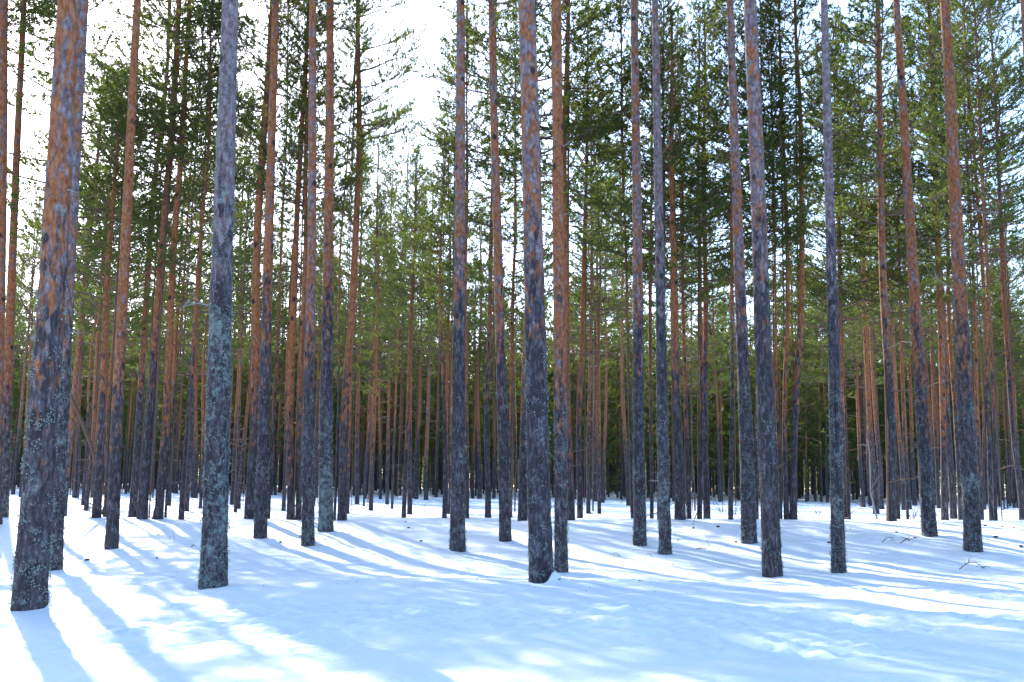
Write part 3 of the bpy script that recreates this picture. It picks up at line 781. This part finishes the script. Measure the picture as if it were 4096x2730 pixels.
TW = [
 (3838, 2278, 118, 0.05, 'bundle of arching dark twigs on the snow below the large right pine', 11, 12, -.1, .10, .007),
 (3600, 2175, 95, .1, 'curved fallen twig with side shoots lying before the left-leaning pine', 12, 8, 1.2, .05, .008),
 (3530, 2172, 60, .3, 'smaller twig lying immediately left of the curved forked twig', 13, 6, -.5, .08, .006),
 (1390, 2138, 75, -.1, 'curled twig in a hook shape right of the dark-footed pine', 14, 4, 2.2, .03, .005),
 (2785, 2198, 46, .05, 'flat needle-covered twig on snow right of the close pair of pines', 15, 6, .1, .01, .008),
 (2708, 2164, 18, .5, 'very short straight twig directly right of the grey-topped slim pine', 16, 0, .1, .01, .007),
 (2480, 2225, 40, 2.3, 'forked twig standing from bright snow left of the close pair', 17, 2, .2, .04, .005),
 (2610, 2228, 35, 2.5, 'thin twig in the snow below and between the close pair of pines', 18, 1, .3, .03, .004),
 (630, 2145, 14, 1.2, 'short dark stick in snow behind and left of the lichen-crusted pine', 19, 1, .1, .02, .009),
 (765, 2190, 24, .6, 'small gnarled twig just left of the lichen-crusted pine', 20, 4, .6, .03, .008),
 (2778, 2078, 40, .5, 'dark forked branch on the snow crest among the middle-right pines', 21, 3, .2, .12, .014),
 (700, 2083, 60, .1, 'arched twigs at the foot of a crest pine left of the lichened pine', 22, 5, .2, .08, .005),
 (3700, 2150, 0, 0, '', 0),
]
for a in TW:
    if a[4]: twig(*a)
UP = [(3402, 2119, 18, 1.5, 'single upright stalk in snow right of the cracked pale pine', 31), (696, 2168, 40, 1.5, 'tallest thin grass stalk standing left of the lichen-crusted pine', 32),
      (676, 2160, 20, 1.2, 'short slanting stalk second from right in the stalk group', 33), (660, 2172, 16, 1.4, 'short stalk in the middle of the left stalk group', 34),
      (651, 2177, 10, 1.5, 'shortest stalk at the left of the stalk group', 35), (2838, 2185, 38, 1.9, 'bent stem rising from snow right of the close pair of pines', 36),
      (2866, 2186, 12, 1.0, 'small stick slanting up beside the bent stem', 37), (2886, 2188, 18, 2.0, 'thin stalk leaning left at the right of the bent stem', 38),
      (2693, 2142, 16, .9, 'small sprig rising at the right foot of the grey-topped slim pine', 39), (3770, 2095, 20, 1.1, 'hooked stem in snow between the leaning pine and the right pine', 40)]
for px, py, L, a, lab, s in UP: twig(px, py, L, a, lab, s, 1, .2, 0, .004, 'dry_stalk', 'stalk', True)

# cones and bark crumbs: each one an object copied from two prototypes
def cone_mesh(seed):
    rr = np.random.default_rng(seed); V = []; Fq = []; n = 0
    th = np.linspace(0, 2 * math.pi, 11)[:-1]; ph = np.linspace(0, math.pi, 9); T, Pp = np.meshgrid(th, ph)
    r_ = .016 * (1 + .28 * np.cos(T * 5 + np.round(Pp * 3) * math.pi) * np.sin(Pp)); prof = np.sin(Pp) * (1.15 - .25 * Pp)
    V = np.stack([np.cos(Pp) * .030, r_ * prof * np.cos(T), .012 + r_ * prof * np.sin(T)], -1).reshape(-1, 3)
    i = np.arange(8)[:, None] * 10; j = np.arange(10)[None]; j2 = (j + 1) % 10
    return mesh_from('pine_cone', V, np.stack([i + j, i + j2, i + 10 + j2, i + 10 + j], -1).reshape(-1, 4), M_CONE, False, 4)
CM = cone_mesh(1)
CONES = [(1623, 2089, 'small cone on shaded snow left of the pinkish-grey pine, farthest back'), (1634, 2114, 'left cone of the dark pair on the snow left of centre'), (1651, 2115, 'right cone of the dark pair on the snow left of centre'),
 (1685, 2168, 'lone cone on bright snow below the dark pair'), (349, 2246, 'cone on sunlit snow between the left pines and lichened pine'), (627, 2236, 'flat dark crumb on snow left of the lichen-crusted pine'),
 (1123, 2173, 'cone left of the scarred pine on shaded snow'), (2776, 2087, 'cone at the foot of the forked branch on the crest'), (2771, 2098, 'cone just below the forked branch'), (2772, 2114, 'flattened cone, lowest of three below the forked branch'),
 (2873, 2111, 'upright cone alone on the snow right of the forked branch'), (3316, 2174, 'cone beside the left edge of the cracked pale pine foot'), (3659, 2153, 'grey cone clump just left of the leaning pine foot'),
 (3587, 2131, 'small crumb above the smaller fallen twig'), (3942, 2105, 'dark cone right of the large orange-topped pine'), (4010, 2110, 'left of two flat crumbs near the right edge'), (4056, 2114, 'right of two flat crumbs near the right edge'),
 (3983, 2154, 'lone crumb on shaded snow right of the large pine'), (2942, 2170, 'round crumb just left of the pine behind the broad pine'), (4085, 2190, 'dark cone on snow hard by the right edge')]
rs = random.Random(3)
for px, py, lab in CONES:
    o = link('pine_cone', CM); p = on_ground(px, py); o.location = p; s = rs.uniform(.8, 1.5); o.scale = (s, s, s * rs.uniform(.6, 1)); o.rotation_euler.z = rs.uniform(0, 6.28)
    o['label'] = lab; o['category'] = 'pine cone'; o['group'] = 'cones and crumbs on the snow'

# needles, bark crumbs and seed scales scattered over the snow: too many to count
rr = np.random.default_rng(21); n = 1100
yy = 10.5 + 28 * rr.random(n) ** 1.3; xx = rr.uniform(-.52, .52, n) * yy; zz = ground(xx, yy) + .002
s = rr.uniform(.004, .012, n) * np.where(rr.random(n) < .08, 1.8, 1); an = rr.uniform(0, 6.28, n); el = rr.uniform(.25, 1, n)
c0 = np.stack([xx, yy, zz], -1); u = np.stack([np.cos(an), np.sin(an), 0 * an], -1) * s[:, None]; v = np.stack([-np.sin(an), np.cos(an), 0 * an], -1) * (s * el)[:, None]; w = np.array([0, 0, 1.0]) * (s * .5)[:, None]
V = np.stack([c0 - u, c0 - v, c0 + u, c0 + v, c0 + w], 1).reshape(-1, 3); b_ = np.arange(n)[:, None] * 5
Fl = np.concatenate([b_ + np.array([[0, 1, 4]]), b_ + np.array([[1, 2, 4]]), b_ + np.array([[2, 3, 4]]), b_ + np.array([[3, 0, 4]])], 1)
lt = link('forest_litter', mesh_from('forest_litter', V, Fl, M_CONE, False, 3)); lt['kind'] = 'stuff'; lt['label'] = 'tiny dark bark crumbs and needles sprinkled over the snow'; lt['category'] = 'litter'

# small young pines with green low crowns in the far left and middle
yc = make_crown(900, L=8, Rm=1.9, whorl=.5, per=4.5, dead=False, conic=.8)
YG = [(20, 62, 3.6, 0), (480, 88, 6.5, 1), (600, 92, 4.0, 1), (690, 70, 3.2, 2), (755, 84, 3.6, 2), (1470, 80, 5.5, 3), (1745, 70, 2.8, 4), (2200, 75, 6.5, 5), (2420, 66, 6.8, 5), (2500, 72, 5.5, 6), (2890, 78, 4.5, 7), (3260, 85, 5.0, 8), (410, 75, 4.2, 9)]
for i, (px, d, H, g) in enumerate(YG):
    v = ray(px, 1950); x = v.x * d; root = bpy.data.objects.new('young_pine', None); C.objects.link(root); root.location = (x, d, float(ground(x, d)))
    me, info = trunk_mesh(H, [(-.6, .035), (0, .035), (H, .006)], sides=7, seed=i, bend=.05)
    t = link('trunk', me, root); t.color = (.5, .2, .4, 1)
    c = link('crown', yc[0], root); s = H * .93 / 8; c.location = (0, 0, H * .07); c.scale = (s * 1.0, s * 1.0, s); c.rotation_euler.z = i * 1.3
    link('limbs', yc[1], c)
    root['category'] = 'young pine'; root['group'] = 'young pines low among the trunks'
    root['label'] = '%s low green young pine from the left among the far trunks' % ORD[sorted(q[0] for q in YG).index(px)]

# ------------------------------------------------------------------ the snow
def grow(start, step, to, f):
    a = [start]; s = step
    while a[-1] < to: s *= f; a.append(a[-1] + s)
    return a
ys = list(np.arange(-60, 3.4, 1.5)) + list(np.arange(3.6, 13.5, .036)); ys += grow(ys[-1], .037, 1100, 1.018)[1:]
xr = list(np.arange(0, 6.2, .038)); xr += grow(xr[-1], .04, 900, 1.028)[1:]
xs = np.array([-v for v in xr[:0:-1]] + xr); ys = np.array(ys)
X, Y = np.meshgrid(xs, ys); Zg = ground(X, Y)
nx, ny = len(xs), len(ys); print('ground', nx, ny)
i = np.arange(ny - 1)[:, None] * nx; j = np.arange(nx - 1)[None]
q = np.stack([i + j, i + j + 1, i + nx + j + 1, i + nx + j], -1).reshape(-1, 4)
g = link('snow_ground', mesh_from('snow_ground', np.stack([X, Y, Zg], -1).reshape(-1, 3), q, M_SNOW, True, 4))
g['kind'] = 'structure'
